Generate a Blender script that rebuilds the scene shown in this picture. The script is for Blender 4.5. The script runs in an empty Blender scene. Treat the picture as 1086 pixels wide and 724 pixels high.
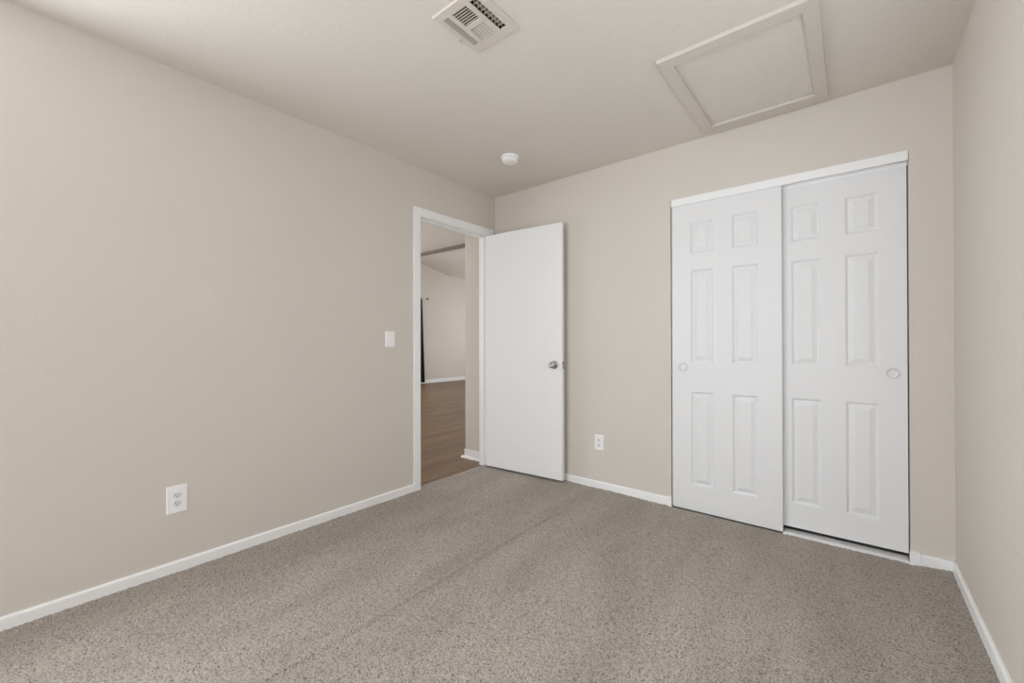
import bpy, bmesh, math, random
import numpy as np
from mathutils import Vector, Matrix, noise

# ------------------------------------------------------------------ camera
S = bpy.context.scene
COL = S.collection
PI = math.pi
YAW, PIT, ROL = 0.6817657961958815, 0.004383252977372845, -0.0019407439467294895
F_PX = 444.6530715268495
CAM = Vector((2.543773, 0.0, 1.106656))
W, D, H = 2.9229, 2.8908, 2.44            # room width, camera to closet wall, ceiling
REAR = -4.00                              # wall behind the camera (holds the window)

cd = bpy.data.cameras.new('camera')
co = bpy.data.objects.new('camera', cd)
COL.objects.link(co)
fw = Vector((-math.sin(YAW) * math.cos(PIT), math.cos(YAW) * math.cos(PIT), math.sin(PIT)))
rt = Vector((math.cos(YAW), math.sin(YAW), 0))
up = rt.cross(fw)
rt2 = rt * math.cos(ROL) + up * math.sin(ROL)
up2 = -rt * math.sin(ROL) + up * math.cos(ROL)
m = Matrix((rt2, up2, -fw)).transposed().to_4x4()
m.translation = CAM
co.matrix_world = m
cd.sensor_fit = 'HORIZONTAL'
cd.sensor_width = 36.0
cd.lens = F_PX / 1086 * 36.0
cd.clip_start = 0.02
S.camera = co

# ------------------------------------------------------------------ light
S.view_settings.view_transform = 'Standard'
S.view_settings.look = 'None'
S.view_settings.gamma = 1.0
S.view_settings.use_curve_mapping = False
S.view_settings.exposure = 0.0
S.cycles.use_denoising = True
S.cycles.max_bounces = 16
S.cycles.diffuse_bounces = 10
S.cycles.sample_clamp_indirect = 8.0

world = bpy.data.worlds.new('world')
S.world = world
world.use_nodes = True
bg = world.node_tree.nodes['Background']
bg.inputs['Color'].default_value = (0.86, 0.93, 1.0, 1)
bg.inputs['Strength'].default_value = 1.0

WIN = (0.20, 1.60, 0.60, 2.10)            # rear window: x0, x1, z0, z1
WINL = (-1.45, -0.15, 0.85, 2.15)         # unseen left wall window added for fill: y0, y1, z0, z1
WINR = (0.70, 1.80, 0.75, 2.05)           # unseen right wall window added to lift the left wall: y0, y1, z0, z1


def area(name, loc, rot, sx, sy, power, color=(1, 1, 1)):
    l = bpy.data.lights.new(name, 'AREA')
    l.shape = 'RECTANGLE'
    l.size, l.size_y = sx, sy
    l.energy = power
    l.color = color
    o = bpy.data.objects.new(name, l)
    o.location = loc
    o.rotation_euler = rot
    COL.objects.link(o)
    return o


SKY = (0.925, 0.985, 1.06)
# daylight through the rear window, fill through the two added side windows
area('rear_daylight', ((WIN[0] + WIN[1]) / 2, REAR - 0.09, (WIN[2] + WIN[3]) / 2), (PI / 2, 0, 0),
     WIN[1] - WIN[0], WIN[3] - WIN[2], 70, SKY)
area('left_fill', (-0.09, (WINL[0] + WINL[1]) / 2, (WINL[2] + WINL[3]) / 2), (PI / 2, 0, -PI / 2),
     WINL[1] - WINL[0], WINL[3] - WINL[2], 78, SKY)
area('right_fill', (W + 0.09, (WINR[0] + WINR[1]) / 2, (WINR[2] + WINR[3]) / 2), (PI / 2, 0, PI / 2),
     WINR[1] - WINR[0], WINR[3] - WINR[2], 12, SKY)
# added fill for hall and living room, through unseen openings in their walls
area('living_fill', (-3.6, 10.58, 1.5), (-PI / 2, 0, 0), 4.0, 2.0, 78, (0.97, 0.985, 1.02))
area('living_side_fill', (-6.78, 4.3, 1.4), (PI / 2, 0, -PI / 2), 2.4, 1.4, 92, (0.97, 0.985, 1.02))
area('hall_fill', (-3.0, 1.12, 1.3), (PI / 2, 0, 0), 2.6, 1.8, 52, (0.97, 0.985, 1.02))


# ------------------------------------------------------------------ helpers
def tag(o, label=None, cat=None, group=None, kind=None):
    if label: o['label'] = label
    if cat: o['category'] = cat
    if group: o['group'] = group
    if kind: o['kind'] = kind
    return o


def thing(name, label, cat, loc=(0, 0, 0), rot=(0, 0, 0), group=None):
    o = bpy.data.objects.new(name, None)
    o.empty_display_size = 0.05
    COL.objects.link(o)
    o.location = loc
    o.rotation_euler = rot
    return tag(o, label, cat, group)


def obj(name, bm, mat, parent=None, bevel=0.0, smooth=False, seg=2, angle=35):
    bmesh.ops.recalc_face_normals(bm, faces=bm.faces[:])
    me = bpy.data.meshes.new(name)
    bm.to_mesh(me)
    bm.free()
    for mm in (mat if isinstance(mat, (list, tuple)) else [mat]):
        me.materials.append(mm)
    o = bpy.data.objects.new(name, me)
    COL.objects.link(o)
    if parent: o.parent = parent
    if smooth:
        for p in me.polygons: p.use_smooth = True
    if bevel:
        b = o.modifiers.new('bevel', 'BEVEL')
        b.width = bevel
        b.segments = seg
        b.limit_method = 'ANGLE'
        b.angle_limit = math.radians(angle)
    return o


def struct(name, bm, mat, label, cat, parent=None, **k):
    o = obj(name, bm, mat, parent, **k)
    return tag(o, label, cat, None, 'structure')


def box(bm, x0, x1, y0, y1, z0, z1, mi=0):
    vs = [bm.verts.new((x, y, z)) for x in (x0, x1) for y in (y0, y1) for z in (z0, z1)]
    fs = []
    for q in ((0, 1, 3, 2), (4, 6, 7, 5), (0, 4, 5, 1), (2, 3, 7, 6), (0, 2, 6, 4), (1, 5, 7, 3)):
        f = bm.faces.new([vs[i] for i in q])
        f.material_index = mi
        fs.append(f)
    return vs


def boxes(*bs):
    bm = bmesh.new()
    for b in bs: box(bm, *b)
    return bm


def lathe(bm, prof, axis='Z', n=32, center=(0, 0, 0)):
    """prof: list of (radius, height); closed at ends when radius is 0"""
    rings = []
    for r, h in prof:
        ring = []
        for k in range(1 if r < 1e-6 else n):
            a = 2 * PI * k / n
            u, v = r * math.cos(a), r * math.sin(a)
            p = {'Z': (u, v, h), 'Y': (u, h, v), 'X': (h, u, v)}[axis]
            ring.append(bm.verts.new((p[0] + center[0], p[1] + center[1], p[2] + center[2])))
        rings.append(ring)
    for a, b in zip(rings, rings[1:]):
        for k in range(n):
            k2 = (k + 1) % n
            if len(a) == 1 and len(b) == 1: continue
            if len(a) == 1: bm.faces.new((a[0], b[k], b[k2]))
            elif len(b) == 1: bm.faces.new((a[k], a[k2], b[0]))
            else: bm.faces.new((a[k], a[k2], b[k2], b[k]))
    return bm


def prism(bm, pts, axis, a0, a1):
    """extrude a closed 2-D outline along an axis"""
    def P(u, v, w):
        return {'X': (w, u, v), 'Y': (u, w, v), 'Z': (u, v, w)}[axis]
    A = [bm.verts.new(P(u, v, a0)) for u, v in pts]
    B = [bm.verts.new(P(u, v, a1)) for u, v in pts]
    n = len(pts)
    bm.faces.new(A)
    bm.faces.new(B[::-1])
    for i in range(n):
        bm.faces.new((A[i], A[(i + 1) % n], B[(i + 1) % n], B[i]))
    return bm


# ------------------------------------------------------------------ materials
def lin(c):
    return tuple((x / 12.92 if x <= 0.04045 else ((x + 0.055) / 1.055) ** 2.4) for x in [v / 255 for v in c])


def mat(name, rgb, rough=0.5, metal=0.0, spec=0.5):
    m = bpy.data.materials.new(name)
    m.use_nodes = True
    b = m.node_tree.nodes['Principled BSDF']
    b.inputs['Base Color'].default_value = (*lin(rgb), 1)
    b.inputs['Roughness'].default_value = rough
    b.inputs['Metallic'].default_value = metal
    b.inputs['Specular IOR Level'].default_value = spec
    return m


def nodes(m):
    return m.node_tree.nodes, m.node_tree.links, m.node_tree.nodes['Principled BSDF']


def textured(name, rgb, rough, scale, strength, dist, spec=0.3, mott=0.02, detail=3.0, soft=(0.35, 0.65)):
    """painted surface: orange-peel / knockdown bump and a faint tone mottle"""
    m = mat(name, rgb, rough, 0, spec)
    n, l, b = nodes(m)
    tc = n.new('ShaderNodeTexCoord')
    nz = n.new('ShaderNodeTexNoise')
    nz.inputs['Scale'].default_value = scale
    nz.inputs['Detail'].default_value = detail
    l.new(tc.outputs['Object'], nz.inputs['Vector'])
    rp = n.new('ShaderNodeMapRange')
    rp.interpolation_type = 'SMOOTHSTEP'
    rp.inputs['From Min'].default_value, rp.inputs['From Max'].default_value = soft
    l.new(nz.outputs['Fac'], rp.inputs['Value'])
    bp = n.new('ShaderNodeBump')
    bp.inputs['Strength'].default_value = strength
    bp.inputs['Distance'].default_value = dist
    l.new(rp.outputs['Result'], bp.inputs['Height'])
    l.new(bp.outputs['Normal'], b.inputs['Normal'])
    n2 = n.new('ShaderNodeTexNoise')
    n2.inputs['Scale'].default_value = 2.3
    n2.inputs['Detail'].default_value = 4
    l.new(tc.outputs['Object'], n2.inputs['Vector'])
    mx = n.new('ShaderNodeMix')
    mx.data_type = 'RGBA'
    c = lin(rgb)
    mx.inputs[6].default_value = (*[x * (1 - mott) for x in c], 1)
    mx.inputs[7].default_value = (*[min(1, x * (1 + mott)) for x in c], 1)
    l.new(n2.outputs['Fac'], mx.inputs['Factor'])
    l.new(mx.outputs[2], b.inputs['Base Color'])
    return m


WALLC = (216, 210, 202)
M_wall = textured('wall_paint', WALLC, 0.6, 170, 0.25, 0.0012)
M_ceil = textured('ceiling_paint', (224, 219, 212), 0.85, 90, 0.22, 0.0016, spec=0.15)
M_hatch = textured('hatch_panel_texture', (224, 219, 212), 0.85, 70, 0.4, 0.002, spec=0.15)
M_hframe = mat('hatch_frame_paint', (213, 207, 199), 0.6, 0, 0.3)
M_trim = mat('white_trim_paint', (246, 247, 248), 0.35, 0, 0.4)
M_door = textured('white_door_paint', (240, 241, 241), 0.4, 60, 0.05, 0.001, spec=0.4, mott=0.006)
M_closet = textured('white_closet_door', (233, 234, 235), 0.42, 300, 0.06, 0.0006, spec=0.35, mott=0.004)
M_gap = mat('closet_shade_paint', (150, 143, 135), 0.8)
M_plate = mat('white_plastic_plate', (249, 249, 250), 0.3, 0, 0.5)
M_recept = mat('receptacle_plastic', (232, 233, 232), 0.35, 0, 0.5)
M_slot = mat('slot_black', (38, 36, 34), 0.6)
M_smoke = mat('smoke_plastic', (249, 249, 250), 0.45, 0, 0.4)
M_vent = mat('vent_enamel', (214, 207, 197), 0.45, 0, 0.4)
M_duct = mat('duct_inside', (70, 62, 54), 0.8)
M_nickel = mat('brushed_nickel', (190, 188, 186), 0.22, 1.0)
M_chrome = mat('bright_metal', (225, 225, 225), 0.15, 1.0)
M_beam = mat('beam_dark', (120, 111, 101), 0.7)  # dark taupe tone of the strip under the hall ceiling
M_black = mat('black_cloth', (20, 20, 24), 0.9)
M_hook = mat('dark_metal', (60, 55, 52), 0.4, 0.7)
M_hallwall = textured('hall_wall_paint', WALLC, 0.6, 170, 0.25, 0.0012)


def carpet_mat():
    m = mat('carpet_pile', (150, 139, 130), 1.0, 0, 0.05)
    n, l, b = nodes(m)
    b.inputs['Sheen Weight'].default_value = 0.25
    b.inputs['Sheen Roughness'].default_value = 0.6
    tc = n.new('ShaderNodeTexCoord')
    f = n.new('ShaderNodeTexNoise')
    f.inputs['Scale'].default_value = 180
    f.inputs['Detail'].default_value = 3
    f.inputs['Roughness'].default_value = 0.6
    l.new(tc.outputs['Object'], f.inputs['Vector'])
    cr = n.new('ShaderNodeValToRGB')
    e = cr.color_ramp.elements
    e[0].position, e[1].position = 0.33, 0.66
    e[0].color = (*lin((72, 64, 57)), 1)
    e[1].color = (*lin((190, 180, 169)), 1)
    k = cr.color_ramp.elements.new(0.46)
    k.color = (*lin((158, 148, 138)), 1)
    l.new(f.outputs['Fac'], cr.inputs['Fac'])
    # nap brushed one way and the other by the vacuum, in strips along Y
    mp = n.new('ShaderNodeMapping')
    mp.inputs['Scale'].default_value = (2.6, 0.7, 1)
    mp.inputs['Rotation'].default_value = (0, 0, 0.15)
    l.new(tc.outputs['Object'], mp.inputs['Vector'])
    g = n.new('ShaderNodeTexNoise')
    g.inputs['Scale'].default_value = 1.7
    g.inputs['Detail'].default_value = 3
    g.inputs['Distortion'].default_value = 0.5
    l.new(mp.outputs['Vector'], g.inputs['Vector'])
    mr = n.new('ShaderNodeMapRange')
    mr.inputs['From Min'].default_value, mr.inputs['From Max'].default_value = 0.3, 0.7
    mr.inputs['To Min'].default_value, mr.inputs['To Max'].default_value = 0.87, 1.11
    l.new(g.outputs['Fac'], mr.inputs['Value'])
    mu = n.new('ShaderNodeMix')
    mu.data_type = 'RGBA'
    mu.blend_type = 'MULTIPLY'
    mu.inputs['Factor'].default_value = 1
    l.new(cr.outputs['Color'], mu.inputs[6])
    l.new(mr.outputs['Result'], mu.inputs[7])
    l.new(mu.outputs[2], b.inputs['Base Color'])
    bp = n.new('ShaderNodeBump')
    bp.inputs['Strength'].default_value = 0.8
    bp.inputs['Distance'].default_value = 0.006
    l.new(f.outputs['Fac'], bp.inputs['Height'])
    l.new(bp.outputs['Normal'], b.inputs['Normal'])
    return m


def wood_mat():
    m = mat('wood_planks', (120, 92, 72), 0.4, 0, 0.35)
    n, l, b = nodes(m)
    tc = n.new('ShaderNodeTexCoord')
    mp = n.new('ShaderNodeMapping')
    mp.inputs['Rotation'].default_value = (0, 0, PI / 2)
    l.new(tc.outputs['Object'], mp.inputs['Vector'])
    br = n.new('ShaderNodeTexBrick')
    br.offset = 0.37
    br.inputs['Color1'].default_value = (*lin((110, 87, 64)), 1)
    br.inputs['Color2'].default_value = (*lin((131, 105, 80)), 1)
    br.inputs['Mortar'].default_value = (*lin((76, 54, 39)), 1)
    br.inputs['Scale'].default_value = 1
    br.inputs['Mortar Size'].default_value = 0.0015
    br.inputs['Brick Width'].default_value = 1.1
    br.inputs['Row Height'].default_value = 0.12
    l.new(mp.outputs['Vector'], br.inputs['Vector'])
    mg = n.new('ShaderNodeMapping')
    mg.inputs['Scale'].default_value = (28, 1.6, 1)
    l.new(tc.outputs['Object'], mg.inputs['Vector'])
    g = n.new('ShaderNodeTexNoise')
    g.inputs['Scale'].default_value = 1.0
    g.inputs['Detail'].default_value = 6
    g.inputs['Distortion'].default_value = 1.0
    l.new(mg.outputs['Vector'], g.inputs['Vector'])
    mr = n.new('ShaderNodeMapRange')
    mr.inputs['From Min'].default_value, mr.inputs['From Max'].default_value = 0.3, 0.7
    mr.inputs['To Min'].default_value, mr.inputs['To Max'].default_value = 0.72, 1.2
    l.new(g.outputs['Fac'], mr.inputs['Value'])
    mu = n.new('ShaderNodeMix')
    mu.data_type = 'RGBA'
    mu.blend_type = 'MULTIPLY'
    mu.inputs['Factor'].default_value = 1
    l.new(br.outputs['Color'], mu.inputs[6])
    l.new(mr.outputs['Result'], mu.inputs[7])
    l.new(mu.outputs[2], b.inputs['Base Color'])
    return m


M_carpet = carpet_mat()
M_wood = wood_mat()
M_glass = bpy.data.materials.new('window_glass')
M_glass.use_nodes = True
_n, _l = M_glass.node_tree.nodes, M_glass.node_tree.links
_n.remove(_n['Principled BSDF'])
_t = _n.new('ShaderNodeBsdfTransparent')
_g = _n.new('ShaderNodeBsdfGlossy')
_g.inputs['Roughness'].default_value = 0.02
_x = _n.new('ShaderNodeMixShader')
_x.inputs['Fac'].default_value = 0.05
_l.new(_t.outputs[0], _x.inputs[1])
_l.new(_g.outputs[0], _x.inputs[2])
_l.new(_x.outputs[0], _n['Material Output'].inputs['Surface'])

# ------------------------------------------------------------------ room shell
T = 0.095                                  # wall between bedroom and hall
DY0, DY1, DZ = 2.018, 2.79, 2.068          # bedroom doorway
CX0, CX1, CZ = 1.587, 2.768, 2.076         # closet opening
VX0, VX1, VY0, VY1 = 1.236, 1.436, 1.146, 1.356   # hole for the vent

struct('wall_left', boxes((-T, 0, REAR - 0.1, WINL[0], -0.02, H), (-T, 0, WINL[0], WINL[1], -0.02, WINL[2]),
                          (-T, 0, WINL[0], WINL[1], WINL[3], H), (-T, 0, WINL[1], DY0 - 0.02, -0.02, H), (-T, 0, DY0 - 0.02, DY1 + 0.02, DZ + 0.02, H),
                          (-T, 0, DY1 + 0.02, D + 0.09, -0.02, H)), M_wall,
       'beige wall on the left with the open doorway', 'wall')
struct('wall_back', boxes((0, CX0, D, D + 0.09, -0.02, H), (CX0, CX1, D, D + 0.09, CZ, H), (CX1, W + 0.1, D, D + 0.09, -0.02, H)),
       M_wall, 'beige wall around the sliding closet doors', 'wall')
struct('wall_right', boxes((W, W + 0.1, REAR - 0.1, WINR[0], -0.02, H), (W, W + 0.1, WINR[1], D, -0.02, H),
                           (W, W + 0.1, WINR[0], WINR[1], -0.02, WINR[2]), (W, W + 0.1, WINR[0], WINR[1], WINR[3], H)), M_wall, 'plain beige wall at the right edge', 'wall')
struct('wall_rear', boxes((0, WIN[0], REAR - 0.1, REAR, -0.02, H), (WIN[1], W, REAR - 0.1, REAR, -0.02, H),
                          (WIN[0], WIN[1], REAR - 0.1, REAR, -0.02, WIN[2]), (WIN[0], WIN[1], REAR - 0.1, REAR, WIN[3], H)),
       M_wall, 'beige wall behind the camera holding the window', 'wall')
struct('ceiling', boxes((-T, VX0, REAR - 0.1, D + 0.8, H, H + 0.08), (VX1, W + 0.1, REAR - 0.1, D + 0.8, H, H + 0.08),
                        (VX0, VX1, REAR - 0.1, VY0, H, H + 0.08), (VX0, VX1, VY1, D + 0.8, H, H + 0.08)),
       M_ceil, 'textured beige bedroom ceiling', 'ceiling')
# closet interior behind the sliding doors
struct('wall_closet', boxes((CX0 - 0.35, W + 0.1, D + 0.72, D + 0.8, -0.02, H), (CX0 - 0.42, CX0 - 0.35, D + 0.09, D + 0.8, -0.02, H),
                            (W, W + 0.1, D + 0.09, D + 0.72, -0.02, H)), M_gap, 'dim closet walls behind the sliding doors', 'wall')


# ---- carpet: a tufted sheet with a seam, thin at the door edge, crowding up at the walls
def carpet():
    step = 0.0065
    xs = np.arange(-0.072, W - 0.001, step)
    ys = np.concatenate([np.arange(REAR + 0.002, -0.1, 0.05), np.arange(-0.1, D + 0.1, step), np.arange(D + 0.1, D + 0.70, 0.05)])
    xs = xs[xs < W - 0.004]
    X, Y = np.meshgrid(xs, ys, indexing='ij')
    rng = np.random.default_rng(5)
    Z = rng.uniform(-0.0026, 0.0026, X.shape)
    lo = rng.uniform(-1, 1, (14, 16))
    # smooth wobble
    gx = np.clip((X + 0.1) / (W + 0.2) * 12, 0, 12.99)
    gy = np.clip((Y + 0.62) / (D + 1.4) * 14, 0, 14.99)
    ix, iy = gx.astype(int), gy.astype(int)
    fx, fy = gx - ix, gy - iy
    fx, fy = fx * fx * (3 - 2 * fx), fy * fy * (3 - 2 * fy)
    wob = (lo[ix, iy] * (1 - fx) * (1 - fy) + lo[ix + 1, iy] * fx * (1 - fy) + lo[ix, iy + 1] * (1 - fx) * fy + lo[ix + 1, iy + 1] * fx * fy)
    Z += 0.003 + 0.002 * wob
    # pile crowding up against the baseboards
    d = np.minimum(np.minimum(np.abs(X - 0.0), np.abs(W - X)), np.abs(D - Y))
    open_ = (np.abs(D - Y) < 0.2) & (X > CX0 - 0.01) & (X < CX1 + 0.01)
    d = np.where(open_, np.abs(W - X), d)
    Z += 0.010 * np.exp(-d / 0.045) * (0.6 + 0.4 * wob)
    Z = np.where(open_, np.minimum(Z, 0.005) - 0.002, Z)
    c = np.hypot(W - X, D - Y)
    Z += 0.010 * np.exp(-c / 0.05)
    # seam with a raised lip along Y
    sx = 1.047 + 0.003 * np.sin(Y * 2.1) + 0.001 * np.sin(Y * 9)
    on = 1 / (1 + np.exp(-(2.30 - Y) / 0.08))
    Z += on * (0.0080 * np.exp(-((X - sx) / 0.009) ** 2) - 0.0022 * np.exp(-((X - sx - 0.020) / 0.008) ** 2))
    # carpet only in the doorway inside the casing; hold it down where no carpet can be
    out = (X < 0.0) & ((Y < DY0) | (Y > DY1))
    Z = np.where(out, -0.015, Z)
    Z = np.where(X < -0.06, -0.006, Z)
    Z = np.where(open_ & (Y > D - 0.005), -0.012, Z)
    nx, ny = X.shape
    co3 = np.stack([X, Y, Z], -1).reshape(-1, 3).astype(np.float32)
    i = np.arange(nx * ny).reshape(nx, ny)
    q = np.stack([i[:-1, :-1], i[1:, :-1], i[1:, 1:], i[:-1, 1:]], -1).reshape(-1, 4)
    me = bpy.data.meshes.new('floor')
    me.vertices.add(len(co3))
    me.vertices.foreach_set('co', co3.ravel())
    me.loops.add(q.size)
    me.loops.foreach_set('vertex_index', q.ravel().astype(np.int32))
    me.polygons.add(len(q))
    me.polygons.foreach_set('loop_start', np.arange(0, q.size, 4, dtype=np.int32))
    me.polygons.foreach_set('loop_total', np.full(len(q), 4, dtype=np.int32))
    me.update(calc_edges=True)
    me.materials.append(M_carpet)
    me.polygons.foreach_set('use_smooth', np.ones(len(q), dtype=bool))
    o = bpy.data.objects.new('floor', me)
    COL.objects.link(o)
    tag(o, 'grey brown bedroom carpet with a long seam', 'carpet', None, 'structure')


carpet()

# ---- hall and living room beyond the doorway
LX, LY0, LY1 = -6.70, 1.2, 10.5
struct('floor_hall', boxes((LX - 0.1, -0.070, LY0 - 0.1, LY1 + 0.1, -0.06, -0.002)), M_wood,
       'brown wood plank floor beyond the doorway', 'floor')
struct('wall_far', boxes((LX - 0.1, LX, LY0, 3.1, -0.02, 4.6), (LX - 0.1, LX, 5.5, LY1, -0.02, 4.6),
                          (LX - 0.1, LX, 3.1, 5.5, -0.02, 0.7), (LX - 0.1, LX, 3.1, 5.5, 2.1, 4.6)), M_hallwall,
       'far beige living room wall seen through the doorway', 'wall')
struct('wall_hall', boxes((-0.39, -T, D, D + 0.11, -0.02, H), (-0.39, -0.29, D + 0.11, LY1, -0.02, 4.6)), M_hallwall,
       'short beige hall wall just beyond the doorway', 'wall')
struct('wall_living_end', boxes((LX, -5.6, LY1, LY1 + 0.1, -0.02, 4.6), (-1.6, -0.29, LY1, LY1 + 0.1, -0.02, 4.6),
                                 (-5.6, -1.6, LY1, LY1 + 0.1, -0.02, 0.5), (-5.6, -1.6, LY1, LY1 + 0.1, 2.5, 4.6)), M_hallwall, 'end wall of the living room, out of sight', 'wall')
struct('wall_living_rear', boxes((LX, -4.3, LY0 - 0.1, LY0, -0.02, H), (-1.7, -T, LY0 - 0.1, LY0, -0.02, H),
                                  (-4.3, -1.7, LY0 - 0.1, LY0, -0.02, 0.4), (-4.3, -1.7, LY0 - 0.1, LY0, 2.2, H)), M_hallwall, 'rear wall of the hall, out of sight', 'wall')
struct('ceiling_hall', boxes((LX, -T, LY0 - 0.1, 3.975, H, H + 0.1)), M_ceil, 'flat beige hall ceiling beyond the doorway', 'ceiling')
bm = bmesh.new()
prism(bm, [(3.975, 4.05), (8.42, 3.10), (LY1, 3.10), (LY1, 3.2), (8.42, 3.2), (3.975, 4.15)], 'X', LX, -0.29)
struct('ceiling_living', bm, M_ceil, 'sloped beige living room ceiling beyond the beam', 'ceiling')
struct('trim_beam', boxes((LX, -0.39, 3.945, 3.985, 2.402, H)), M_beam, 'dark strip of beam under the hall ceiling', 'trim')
struct('wall_header', boxes((LX, -0.39, 3.985, 4.05, 2.402, 4.10)), M_hallwall, 'upper wall above the hall beam, facing the living room', 'wall')

# ------------------------------------------------------------------ trim
BB, BT = 0.060, 0.012


def base_profile(t=BT, h=BB):
    return [(0, -0.005), (t, -0.005), (t, h - 0.008), (t - 0.003, h - 0.002), (t - 0.006, h), (0, h)]


def baseboard(name, axis, wall, sgn, a0, a1, label, extra=None, h=BB):
    bm = bmesh.new()
    prism(bm, [(wall + sgn * u, v) for u, v in base_profile(h=h)], axis, a0, a1)
    if extra: extra(bm)
    return struct(name, bm, M_trim, label, 'baseboard')


baseboard('baseboard_left', 'Y', 0.0, 1, REAR, 1.963, 'white baseboard along the left wall')
bm = bmesh.new()
prism(bm, [(D - u, v) for u, v in base_profile()], 'X', 0.0, CX0 - 0.018)
box(bm, CX0 - 0.020, CX0 + 0.004, D - 0.016, D + 0.002, -0.005, BB + 0.004)
struct('baseboard_back', bm, M_trim, 'white baseboard between the open door and the closet', 'baseboard')
bm = bmesh.new()
prism(bm, [(D - u, v) for u, v in base_profile()], 'X', CX1 + 0.030, W)
box(bm, CX1 - 0.006, CX1 + 0.033, D - 0.018, D + 0.002, -0.005, BB + 0.006)
struct('baseboard_corner', bm, M_trim, 'short white baseboard right of the closet', 'baseboard')
baseboard('baseboard_right', 'Y', W, -1, REAR, D, 'white baseboard along the right wall')
baseboard('baseboard_rear', 'X', REAR, 1, 0, W, 'white baseboard behind the camera')
# hall wall's baseboard with shoe moulding, and the far wall's
bm = bmesh.new()
box(bm, -0.403, -T, D - 0.013, D, -0.004, 0.078)
box(bm, -0.403, -0.39, D - 0.013, D + 0.6, -0.004, 0.078)
prism(bm, [(D - 0.013, -0.004), (D - 0.032, -0.004), (D - 0.030, 0.010), (D - 0.013, 0.020)], 'X', -0.422, -T)
struct('baseboard_hall', bm, M_trim, 'white baseboard at the foot of the short hall wall', 'baseboard', bevel=0.002)
baseboard('baseboard_far', 'Y', LX, 1, LY0, LY1, 'white baseboard of the far living room wall', h=0.09)

# door casing, jambs and stops: one assembled frame
bm = bmesh.new()


def casing_leg(y0, y1, z1):
    box(bm, 0, 0.014, y0, y1, -0.003, z1)


CI = 0.006
casing_leg(DY0 - 0.055, DY0 + CI, DZ + 0.066)
casing_leg(DY1 - CI + 0.012, DY1 + 0.062, DZ + 0.066)
box(bm, 0, 0.0145, DY0 + CI, DY1 + 0.006, DZ + 0.004, DZ + 0.066)
# hall side casing
box(bm, -T - 0.014, -T, DY0 - 0.055, DY0, -0.003, DZ + 0.066)
box(bm, -T - 0.014, -T, DY1, DY1 + 0.06, -0.003, DZ + 0.066)
box(bm, -T - 0.014, -T, DY0, DY1, DZ + 0.004, DZ + 0.066)
# jambs
box(bm, -T, 0, DY0 - 0.02, DY0, -0.003, DZ + 0.02)
box(bm, -T, 0, DY1, DY1 + 0.02, -0.003, DZ + 0.02)
box(bm, -T, 0, DY0, DY1, DZ, DZ + 0.02)
# stops
box(bm, -0.072, -0.040, DY0, DY0 + 0.011, -0.003, DZ)
box(bm, -0.072, -0.040, DY1 - 0.011, DY1, -0.003, DZ)
box(bm, -0.072, -0.040, DY0 + 0.011, DY1 - 0.011, DZ - 0.011, DZ)
frame = struct('trim_1', bm, M_trim, 'white door casing and jamb around the hall doorway', 'door frame', bevel=0.0025)
sp = obj('strike_plate', boxes((-0.034, -0.006, DY0 - 0.001, DY0 + 0.0015, 0.90, 0.96)), M_nickel, frame)
tag(sp, 'metal strike plate')

# ------------------------------------------------------------------ the open bedroom door
DW, DT, DB, DTOP = 0.762, 0.035, 0.024, 2.062
bm = boxes((0, DW, 0, DT, DB, DTOP))
door = struct('door_1', bm, M_door, 'white flush bedroom door standing open against the back wall', 'door', bevel=0.0025)
door.location = (0.012, 2.749, 0)
door.rotation_euler = (0, 0, math.radians(4.6))
KX, KZ = DW - 0.070, 0.935


def knob(face, s):
    bm = bmesh.new()
    lathe(bm, [(0, 0), (0.033, 0), (0.033, -0.003), (0.029, -0.007), (0.014, -0.009), (0, -0.009)], 'Y', 36)
    r = obj('rose', bm, M_nickel, None, smooth=True)
    bm = bmesh.new()
    lathe(bm, [(0.011, -0.006), (0.011, -0.022), (0.018, -0.028), (0.0245, -0.036), (0.0262, -0.043), (0.0245, -0.050),
               (0.019, -0.0545), (0.011, -0.0555), (0.0105, -0.0545), (0, -0.0545)], 'Y', 36)
    k = obj('knob', bm, M_nickel, None, smooth=True)
    tag(k, 'brushed metal door knob')
    k.parent = door
    k.location = (KX, face, KZ)
    k.scale = (1, s, 1)
    r.parent = k


knob(0.0, 1)
knob(DT, -0.84)
lp = obj('latch_plate', boxes((DW - 0.001, DW + 0.0012, 0.005, DT - 0.005, KZ - 0.028, KZ + 0.028),
                              (DW, DW + 0.009, 0.011, DT - 0.012, KZ - 0.008, KZ + 0.008)), M_nickel, door)
tag(lp, 'metal latch plate')
bm = bmesh.new()
lathe(bm, [(0, -0.0012), (0.0035, -0.0012), (0.0045, 0.0), (0, 0.0005)], 'Y', 16, (0.435, 0.0, 1.685))
dm = obj('screw_hole', bm, M_recept, door, smooth=True)
tag(dm, 'small filled hole in the door face')
for z in (0.25, 1.05, 1.86):
    bm = bmesh.new()
    lathe(bm, [(0, z - 0.045), (0.0055, z - 0.045), (0.0055, z + 0.045), (0, z + 0.045)], 'Z', 14, (-0.004, 0.042, 0))
    box(bm, -0.004, 0.0, 0.006, 0.042, z - 0.044, z + 0.044)
    obj('hinge', bm, M_trim, door)


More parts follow.
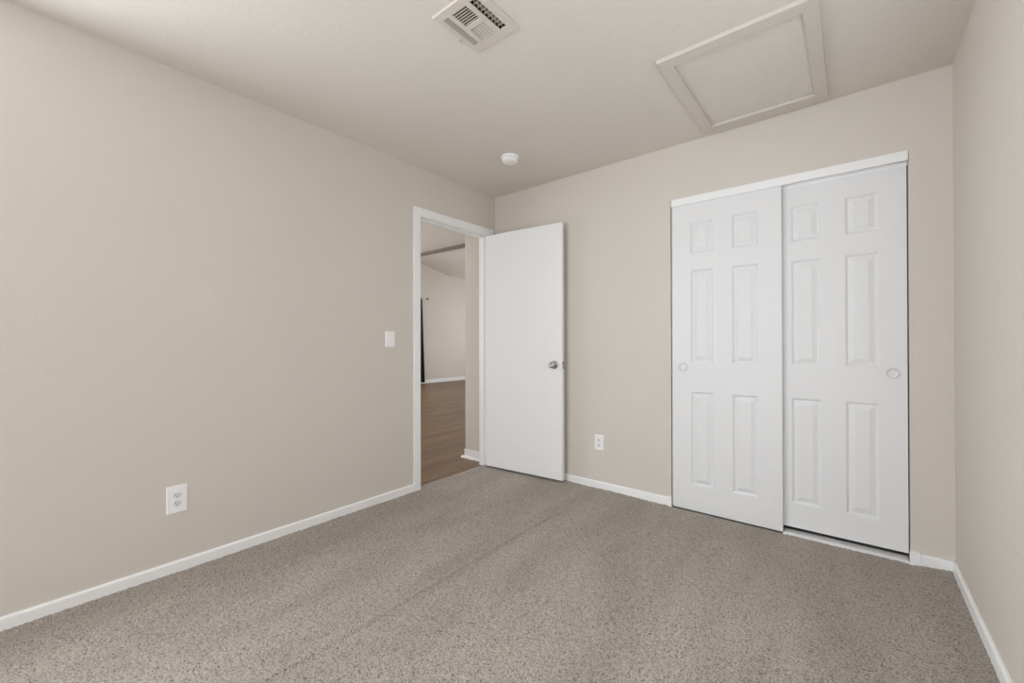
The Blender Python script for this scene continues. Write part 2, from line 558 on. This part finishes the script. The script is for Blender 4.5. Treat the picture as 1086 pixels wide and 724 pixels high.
# ------------------------------------------------------------------ sliding closet doors
def panel_door(name, x0, x1, y, thick, z0, z1, xs, zs, label):
    """moulded six-panel slab; xs: [a,b,c,d] panel columns, zs: three (lo,hi) rows, absolute"""
    bm = bmesh.new()
    gx = [x0] + list(xs) + [x1]
    gz = [z0]
    for lo, hi in zs: gz += [lo, hi]
    gz.append(z1)
    V = {}

    def v(i, j):
        if (i, j) not in V: V[(i, j)] = bm.verts.new((gx[i], y, gz[j]))
        return V[(i, j)]
    for i in range(len(gx) - 1):
        for j in range(len(gz) - 1):
            c = [v(i, j), v(i + 1, j), v(i + 1, j + 1), v(i, j + 1)]
            if i % 2 == 1 and j % 2 == 1:
                a, b, lo, hi = gx[i], gx[i + 1], gz[j], gz[j + 1]
                ring = c
                for off, dep in ((0.004, 0.0020), (0.010, 0.0100), (0.014, 0.0112), (0.018, 0.0106), (0.038, 0.0030), (0.041, 0.0016)):
                    nr = [bm.verts.new(p) for p in ((a + off, y + dep, lo + off), (b - off, y + dep, lo + off),
                                                    (b - off, y + dep, hi - off), (a + off, y + dep, hi - off))]
                    for k in range(4):
                        bm.faces.new((ring[k], ring[(k + 1) % 4], nr[(k + 1) % 4], nr[k]))
                    ring = nr
                bm.faces.new(ring)
            else:
                bm.faces.new(c)
    # sides and back
    bedge = [e for e in bm.edges if len(e.link_faces) == 1]
    r = bmesh.ops.extrude_edge_only(bm, edges=bedge)
    nv = [g for g in r['geom'] if isinstance(g, bmesh.types.BMVert)]
    for q in nv: q.co.y = y + thick
    ne = [g for g in r['geom'] if isinstance(g, bmesh.types.BMEdge) and all(abs(w.co.y - y - thick) < 1e-6 for w in g.verts)]
    bmesh.ops.contextual_create(bm, geom=ne)
    o = struct(name, bm, M_closet, label, 'closet door')
    return o


ROWS = [(0.172, 0.786), (0.975, 1.587), (1.697, 1.903)]
YL, YR = D + 0.006, D + 0.046
dl = panel_door('door_2', 1.594, 2.224, YL, 0.034, 0.005, 2.060, (1.713, 1.853, 1.961, 2.104), ROWS,
                'left white six-panel closet door, sliding in front')
dr = panel_door('door_3', 2.130, 2.7625, YR, 0.034, 0.032, 2.046, (2.266, 2.407, 2.514, 2.654), ROWS,
                'right white six-panel closet door, sliding behind')


def finger_pull(parent, x, y, z, m, lab):
    bm = bmesh.new()
    lathe(bm, [(0.0275, 0.0005), (0.0270, -0.0012), (0.0240, -0.0016), (0.0225, 0.0), (0.0205, 0.003), (0.012, 0.004), (0, 0.0043)], 'Y', 36, (x, y, z))
    o = obj('finger_pull', bm, m, parent, smooth=True)
    tag(o, lab)


def pull_hole(o, x, z):
    pass


M_pullwhite = mat('white_pull_enamel', (229, 229, 228), 0.35, 0, 0.5)
finger_pull(dl, 1.666, YL - 0.008, 0.949, M_pullwhite, 'bright round finger pull')
finger_pull(dr, 2.704, YR - 0.008, 0.949, M_pullwhite, 'off-white round finger pull')

# header fascia hiding the top track, the top track lips and the floor track
bm = boxes((CX0 + 0.005, CX1 - 0.003, D - 0.006, D + 0.003, 2.025, 2.074), (CX0 + 0.002, CX1, D + 0.003, D + 0.088, 2.068, 2.076))
hd = struct('trim_2', bm, M_trim, 'white fascia strip above the sliding closet doors', 'trim', bevel=0.0015)
tk = obj('top_track', boxes((CX0 + 0.004, CX1 - 0.002, D + 0.0425, D + 0.0445, 2.012, 2.068), (CX0 + 0.004, CX1 - 0.002, D + 0.084, D + 0.086, 2.03, 2.068)), M_trim, hd)
ft = boxes((2.2265, CX1 - 0.006, D - 0.004, D + 0.001, -0.004, 0.0085), (2.2265, CX1 - 0.006, D + 0.001, D + 0.085, -0.004, 0.003),
           (2.2265, CX1 - 0.006, D + 0.0215, D + 0.0235, 0.002, 0.0045))
struct('trim_3', ft, M_trim, 'white floor track under the right closet door', 'trim', bevel=0.001)


# ------------------------------------------------------------------ rear window and two added side windows
def window(name, label, a0, a1, z0, z1, loc, rz):
    """built along local X with the room on the +Y side, then turned"""
    a, b = (a0 - a1) / 2, (a1 - a0) / 2
    y0, y1 = -0.075, -0.030
    bm = boxes((a, a + 0.045, y0, y1, z0, z1), (b - 0.045, b, y0, y1, z0, z1), (a + 0.045, b - 0.045, y0, y1, z0, z0 + 0.045),
               (a + 0.045, b - 0.045, y0, y1, z1 - 0.045, z1), (-0.02, 0.02, y0, y1, z0 + 0.045, z1 - 0.045))
    o = struct(name, bm, M_trim, label, 'window', bevel=0.002)
    o.location, o.rotation_euler = loc, (0, 0, rz)
    obj('pane', boxes((a + 0.045, -0.02, y0 + 0.012, y0 + 0.016, z0 + 0.045, z1 - 0.045)), M_glass, o)
    obj('pane', boxes((0.02, b - 0.045, y0 + 0.028, y0 + 0.032, z0 + 0.045, z1 - 0.045)), M_glass, o)
    obj('window_sill', boxes((a, b, -0.030, 0.010, z0 - 0.015, z0)), M_trim, o, bevel=0.003)


window('window_1', 'white framed window in the rear wall, out of frame', *WIN, ((WIN[0] + WIN[1]) / 2, REAR, 0), 0)
window('added_window_left', 'white framed window added unseen in the left wall for fill light', *WINL, (0, (WINL[0] + WINL[1]) / 2, 0), -PI / 2)
window('added_window_right', 'white framed window added unseen in the right wall for fill light', *WINR, (W, (WINR[0] + WINR[1]) / 2, 0), PI / 2)


# ------------------------------------------------------------------ wall plates
def rounded(w, h, r, n=6):
    pts = []
    for cx, cz, a0 in ((w - r, h - r, 0), (-w + r, h - r, 90), (-w + r, -h + r, 180), (w - r, -h + r, 270)):
        for k in range(n + 1):
            t = math.radians(a0 + 90 * k / n)
            pts.append((cx + r * math.cos(t), cz + r * math.sin(t)))
    return pts


def plate(parent, w, h):
    """local frame: X across, -Y out of the wall, Z up"""
    bm = bmesh.new()
    rings = []
    for s, y in ((0, 0.0), (0, -0.002), (0.0015, -0.0045), (0.004, -0.0058)):
        rings.append([bm.verts.new((x, y, z)) for x, z in rounded(w / 2 - s, h / 2 - s, 0.004)])
    for A, B in zip(rings, rings[1:]):
        for k in range(len(A)):
            bm.faces.new((A[k], A[(k + 1) % len(A)], B[(k + 1) % len(A)], B[k]))
    bm.faces.new(rings[-1])
    bm.faces.new(rings[0][::-1])
    return obj('cover_plate', bm, M_plate, parent)


def screw(parent, x, z, y=-0.0058):
    bm = bmesh.new()
    lathe(bm, [(0, y + 0.001), (0.0034, y + 0.001), (0.0032, y - 0.0007), (0, y - 0.0011)], 'Y', 16, (x, 0, z))
    box(bm, x - 0.0027, x + 0.0027, y - 0.0014, y - 0.0004, z - 0.0004, z + 0.0004)
    return obj('screw', bm, M_recept, parent)


def outlet(label, loc, rz, w, h):
    t = thing('power_outlet', label, 'outlet', loc, (0, 0, rz), 'duplex wall outlets')
    plate(t, w, h)
    for s in (1, -1):
        cz = s * 0.0195
        bm = bmesh.new()
        pts = []
        for k in range(40):
            a = 2 * PI * k / 40
            pts.append((0.0172 * math.cos(a), cz + max(-0.0138, min(0.0138, 0.0172 * math.sin(a)))))
        prism(bm, pts, 'Y', -0.0045, -0.0078)
        r = obj('receptacle', bm, M_recept, t, bevel=0.0006)
        bm = bmesh.new()
        box(bm, -0.0078, -0.0054, -0.0082, -0.0070, cz - 0.0010, cz + 0.0078)
        box(bm, 0.0052, 0.0074, -0.0082, -0.0070, cz + 0.0000, cz + 0.0070)
        prism(bm, [(0.0027 * math.cos(2 * PI * k / 14), cz - 0.0072 + 0.0027 * math.sin(2 * PI * k / 14)) for k in range(14)], 'Y', -0.0070, -0.0082)
        obj('slot', bm, M_slot, r)
    screw(t, 0, 0)
    return t


# left wall: its outward normal is +X, so local -Y must map to +X (rotate +90 deg)
outlet('large white duplex outlet low on the left wall', (0.0, 0.556, 0.356), PI / 2, 0.082, 0.132)
outlet('small white duplex outlet low on the back wall beside the open door', (1.049, D, 0.353), 0, 0.074, 0.115)

t = thing('light_switch', 'white toggle light switch on the left wall beside the doorway', 'light switch', (0.0, 1.762, 1.138), (0, 0, PI / 2))
plate(t, 0.076, 0.115)
bm = bmesh.new()
box(bm, -0.0065, 0.0065, -0.0066, -0.005, -0.0135, 0.0135)
obj('toggle_frame', bm, M_recept, t, bevel=0.0005)
bm = bmesh.new()
prism(bm, [(-0.005, -0.010), (-0.008, -0.0085), (-0.0185, 0.005), (-0.0175, 0.010), (-0.013, 0.0105), (-0.005, 0.010)], 'X', -0.0042, 0.0042)
obj('toggle', bm, M_plate, t, bevel=0.001)
screw(t, 0, 0.030)
screw(t, 0, -0.030)

# ------------------------------------------------------------------ ceiling vent
vx, vy = 1.3365, 1.2535
vt = thing('ceiling_vent', 'square beige air register with four banks of louvres on the ceiling', 'vent', (vx, vy, H))
X0, X1, Y0, Y1 = 1.217 - vx, 1.457 - vx, 1.121 - vy, 1.386 - vy
zf, zb = -0.003, -0.008                     # face plate (upper side, lower side)
L0, L1 = 1.243 - vx, 1.271 - vx             # left bank
C0, C1 = 1.292 - vx, 1.371 - vx             # middle banks
R0, R1 = 1.391 - vx, 1.427 - vx             # right bank
YA, YB = 1.157 - vy, 1.343 - vy
YM0, YM1 = 1.2425 - vy, 1.2625 - vy
bm = bmesh.new()
for bx in ((X0 + 0.003, L0, Y0 + 0.003, Y1 - 0.003), (R1, X1 - 0.003, Y0 + 0.003, Y1 - 0.003), (L0, R1, Y0 + 0.003, YA), (L0, R1, YB, Y1 - 0.003),
           (L1, C0, YA, YB), (C1, R0, YA, YB), (C0, C1, YM0, YM1)):
    box(bm, bx[0], bx[1], bx[2], bx[3], zb, zf)
# turned rim down from the ceiling
rim = [(X0, X1, Y0, Y1, 0.0), (X0, X1, Y0, Y1, -0.005), (X0 + 0.003, X1 - 0.003, Y0 + 0.003, Y1 - 0.003, zb), (X0 + 0.003, X1 - 0.003, Y0 + 0.003, Y1 - 0.003, zf)]
rr = [[bm.verts.new(p) for p in ((q[0], q[2], q[4]), (q[1], q[2], q[4]), (q[1], q[3], q[4]), (q[0], q[3], q[4]))] for q in rim]
for A, B in zip(rr, rr[1:]):
    for k in range(4):
        bm.faces.new((A[k], A[(k + 1) % 4], B[(k + 1) % 4], B[k]))
obj('face_plate', bm, M_vent, vt)


def slat(bm, along, c, a0, a1, tilt, width, zc):
    """thin blade; along: 'X' or 'Y'; c: centre across; tilt: lower edge shift sign"""
    h = width / 2
    dx, dz = h * math.sin(tilt), h * math.cos(tilt)
    nx, nz = math.cos(tilt) * 0.0006, -math.sin(tilt) * 0.0006
    pts = [(c + dx + nx, zc - dz + nz), (c + dx - nx, zc - dz - nz), (c - dx - nx, zc + dz - nz), (c - dx + nx, zc + dz + nz)]
    prism(bm, pts, along, a0, a1)


def bank(label, build):
    bm = bmesh.new()
    build(bm)
    o = obj('louvre_bank', bm, M_vent, vt)
    tag(o, label)


ZC = -0.0035
R45 = math.radians(42)


def b_left(bm):
    for k in range(3):
        slat(bm, 'Y', L0 + (L1 - L0) * (k + 0.5) / 3, YA, YB, -math.radians(35), 0.0044, ZC)


def b_front(bm):
    for k in range(7):
        slat(bm, 'X', YA + (YM0 - YA) * (k + 0.5) / 7, C0, C1, -math.radians(76), 0.0078, ZC)


def b_rear(bm):
    for k in range(7):
        slat(bm, 'X', YM1 + (YB - YM1) * (k + 0.5) / 7, C0, C1, math.radians(35), 0.0060, ZC)


def b_right(bm):
    for k in range(3):
        slat(bm, 'Y', R0 + (R1 - R0) * (0.02, 0.5, 0.98)[k], YA, YB, math.radians(60), 0.0050, ZC)
    # damper blades and their cross bars show through behind this bank
    for k in range(9):
        y = YA + (YB - YA) * (k + 0.5) / 9
        box(bm, R0 - 0.002, R1 + 0.004, y - 0.003, y + 0.003, 0.004, 0.020)


bank('left bank of long louvres', b_left)
bank('front bank of short louvres showing dark gaps', b_front)
bank('rear bank of short louvres catching the daylight', b_rear)
bank('right bank showing dark damper blades', b_right)
bm = bmesh.new()
e = 0.0015
hx0, hx1, hy0, hy1 = VX0 - vx + e, VX1 - vx - e, VY0 - vy + e, VY1 - vy - e
for bx in ((hx0, hx0 + 0.001, hy0, hy1, 0.001, 0.25), (hx1 - 0.001, hx1, hy0, hy1, 0.001, 0.25), (hx0, hx1, hy0, hy0 + 0.001, 0.001, 0.25),
           (hx0, hx1, hy1 - 0.001, hy1, 0.001, 0.25), (hx0, hx1, hy0, hy1, 0.25, 0.252)):
    box(bm, *bx)
obj('duct', bm, M_duct, vt)
bm = boxes((1.2275 - vx, 1.2305 - vx, 1.20 - vy, 1.255 - vy, zb - 0.0015, zb + 0.001), (1.2270 - vx, 1.2312 - vx, 1.262 - vy, 1.272 - vy, zb - 0.016, zb + 0.001),
           (1.2265 - vx, 1.2318 - vx, 1.256 - vy, 1.277 - vy, zb - 0.022, zb - 0.012))
obj('damper_lever', bm, M_vent, vt, bevel=0.0008)
for y in (1.190, 1.312):
    bm = bmesh.new()
    lathe(bm, [(0, zb + 0.001), (0.0035, zb + 0.001), (0.003, zb - 0.001), (0, zb - 0.0016)], 'Z', 14, (1.438 - vx, y - vy, 0))
    obj('screw', bm, M_vent, vt)

# ------------------------------------------------------------------ attic hatch
ht = thing('attic_hatch', 'square attic access hatch in a flat painted frame on the ceiling', 'hatch', (2.14, 2.39, H))
ox0, ox1, oy0, oy1 = 1.828 - 2.14, 2.450 - 2.14, 1.966 - 2.39, 2.816 - 2.39
ix0, ix1, iy0, iy1 = 1.886 - 2.14, 2.394 - 2.14, 2.031 - 2.39, 2.751 - 2.39
bm = bmesh.new()
zt, zl = 0.0, -0.018
for q in (((ox0, oy0), (ox1, oy0), (ix1, iy0), (ix0, iy0)), ((ox1, oy0), (ox1, oy1), (ix1, iy1), (ix1, iy0)),
          ((ox1, oy1), (ox0, oy1), (ix0, iy1), (ix1, iy1)), ((ox0, oy1), (ox0, oy0), (ix0, iy0), (ix0, iy1))):
    prism(bm, list(q), 'Z', zt, zl)
obj('hatch_frame', bm, M_hframe, ht, bevel=0.0015)
obj('hatch_panel', boxes((ix0 + 0.001, ix1 - 0.001, iy0 + 0.001, iy1 - 0.001, -0.004, -0.0005)), M_hatch, ht)

# ------------------------------------------------------------------ smoke detector
sd = thing('smoke_detector', 'round white smoke detector on the ceiling near the door corner', 'smoke detector', (0.646, 2.318, H))
bm = bmesh.new()
lathe(bm, [(0, 0), (0.064, 0), (0.064, -0.009), (0.062, -0.012), (0.056, -0.013), (0, -0.013)], 'Z', 48)
obj('mounting_base', bm, M_smoke, sd)
bm = bmesh.new()
lathe(bm, [(0, -0.012), (0.0575, -0.012), (0.0575, -0.022), (0.0565, -0.030), (0.052, -0.036), (0.044, -0.0395), (0.030, -0.0405), (0, -0.041)], 'Z', 48)
obj('sensor_body', bm, M_smoke, sd, smooth=True)
bm = bmesh.new()
for k in range(30):
    a = 2 * PI * k / 30
    if k % 5 == 4: continue
    mt = Matrix.Rotation(a, 4, 'Z')
    vs = box(bm, 0.0573, 0.0579, -0.0042, 0.0042, -0.0205, -0.0170)
    for v in vs: v.co = mt @ v.co
obj('vent_slots', bm, M_recept, sd)
bm = bmesh.new()
lathe(bm, [(0.0, -0.039), (0.013, -0.039), (0.0125, -0.0425), (0.010, -0.0435), (0, -0.0435)], 'Z', 28, (0.018, -0.016, 0))
obj('test_button', bm, M_recept, sd, smooth=True)

# ------------------------------------------------------------------ things in the living room
ct = thing('window_curtain', 'narrow black curtain hanging by the far living room wall', 'curtain', (LX + 0.09, 7.0, 0))
bm = bmesh.new()
NY, NZ = 60, 14
G = []
for j in range(NZ + 1):
    tz = j / NZ
    z = 0.04 + tz * 2.29
    right = 0.462 - 0.082 * tz
    row = []
    for i in range(NY + 1):
        s = i / NY
        yy = -0.35 + (right + 0.35) * s
        xx = 0.028 * math.sin(s * 2 * PI * 7) * (1 - 0.35 * tz) + 0.008 * math.sin(s * 9 + tz * 2)
        row.append(bm.verts.new((xx, yy, z)))
    G.append(row)
for j in range(NZ):
    for i in range(NY):
        bm.faces.new((G[j][i], G[j][i + 1], G[j + 1][i + 1], G[j + 1][i]))
cl = obj('curtain_panel', bm, M_black, ct, smooth=True)
so = cl.modifiers.new('thickness', 'SOLIDIFY')
so.thickness = 0.004
bm = bmesh.new()
lathe(bm, [(0, -0.60), (0.010, -0.60), (0.010, 0.36), (0, 0.36)], 'Y', 16, (0, 0, 2.345))
obj('curtain_rod', bm, M_hook, ct)
hk = thing('wall_hook', 'small dark hook alone on the far living room wall', 'hook', (LX, 7.62, 2.352))
bm = boxes((0, 0.006, -0.018, 0.018, -0.030, 0.030))
obj('hook_plate', bm, M_hook, hk, bevel=0.002)
bm = bmesh.new()
pts = [(0.004, -0.012), (0.045, -0.012), (0.060, 0.000), (0.060, 0.024), (0.050, 0.024), (0.048, 0.004), (0.040, -0.002), (0.004, -0.002)]
prism(bm, [(u, v) for u, v in pts], 'Y', -0.008, 0.008)
obj('hook_arm', bm, M_hook, hk, bevel=0.002)
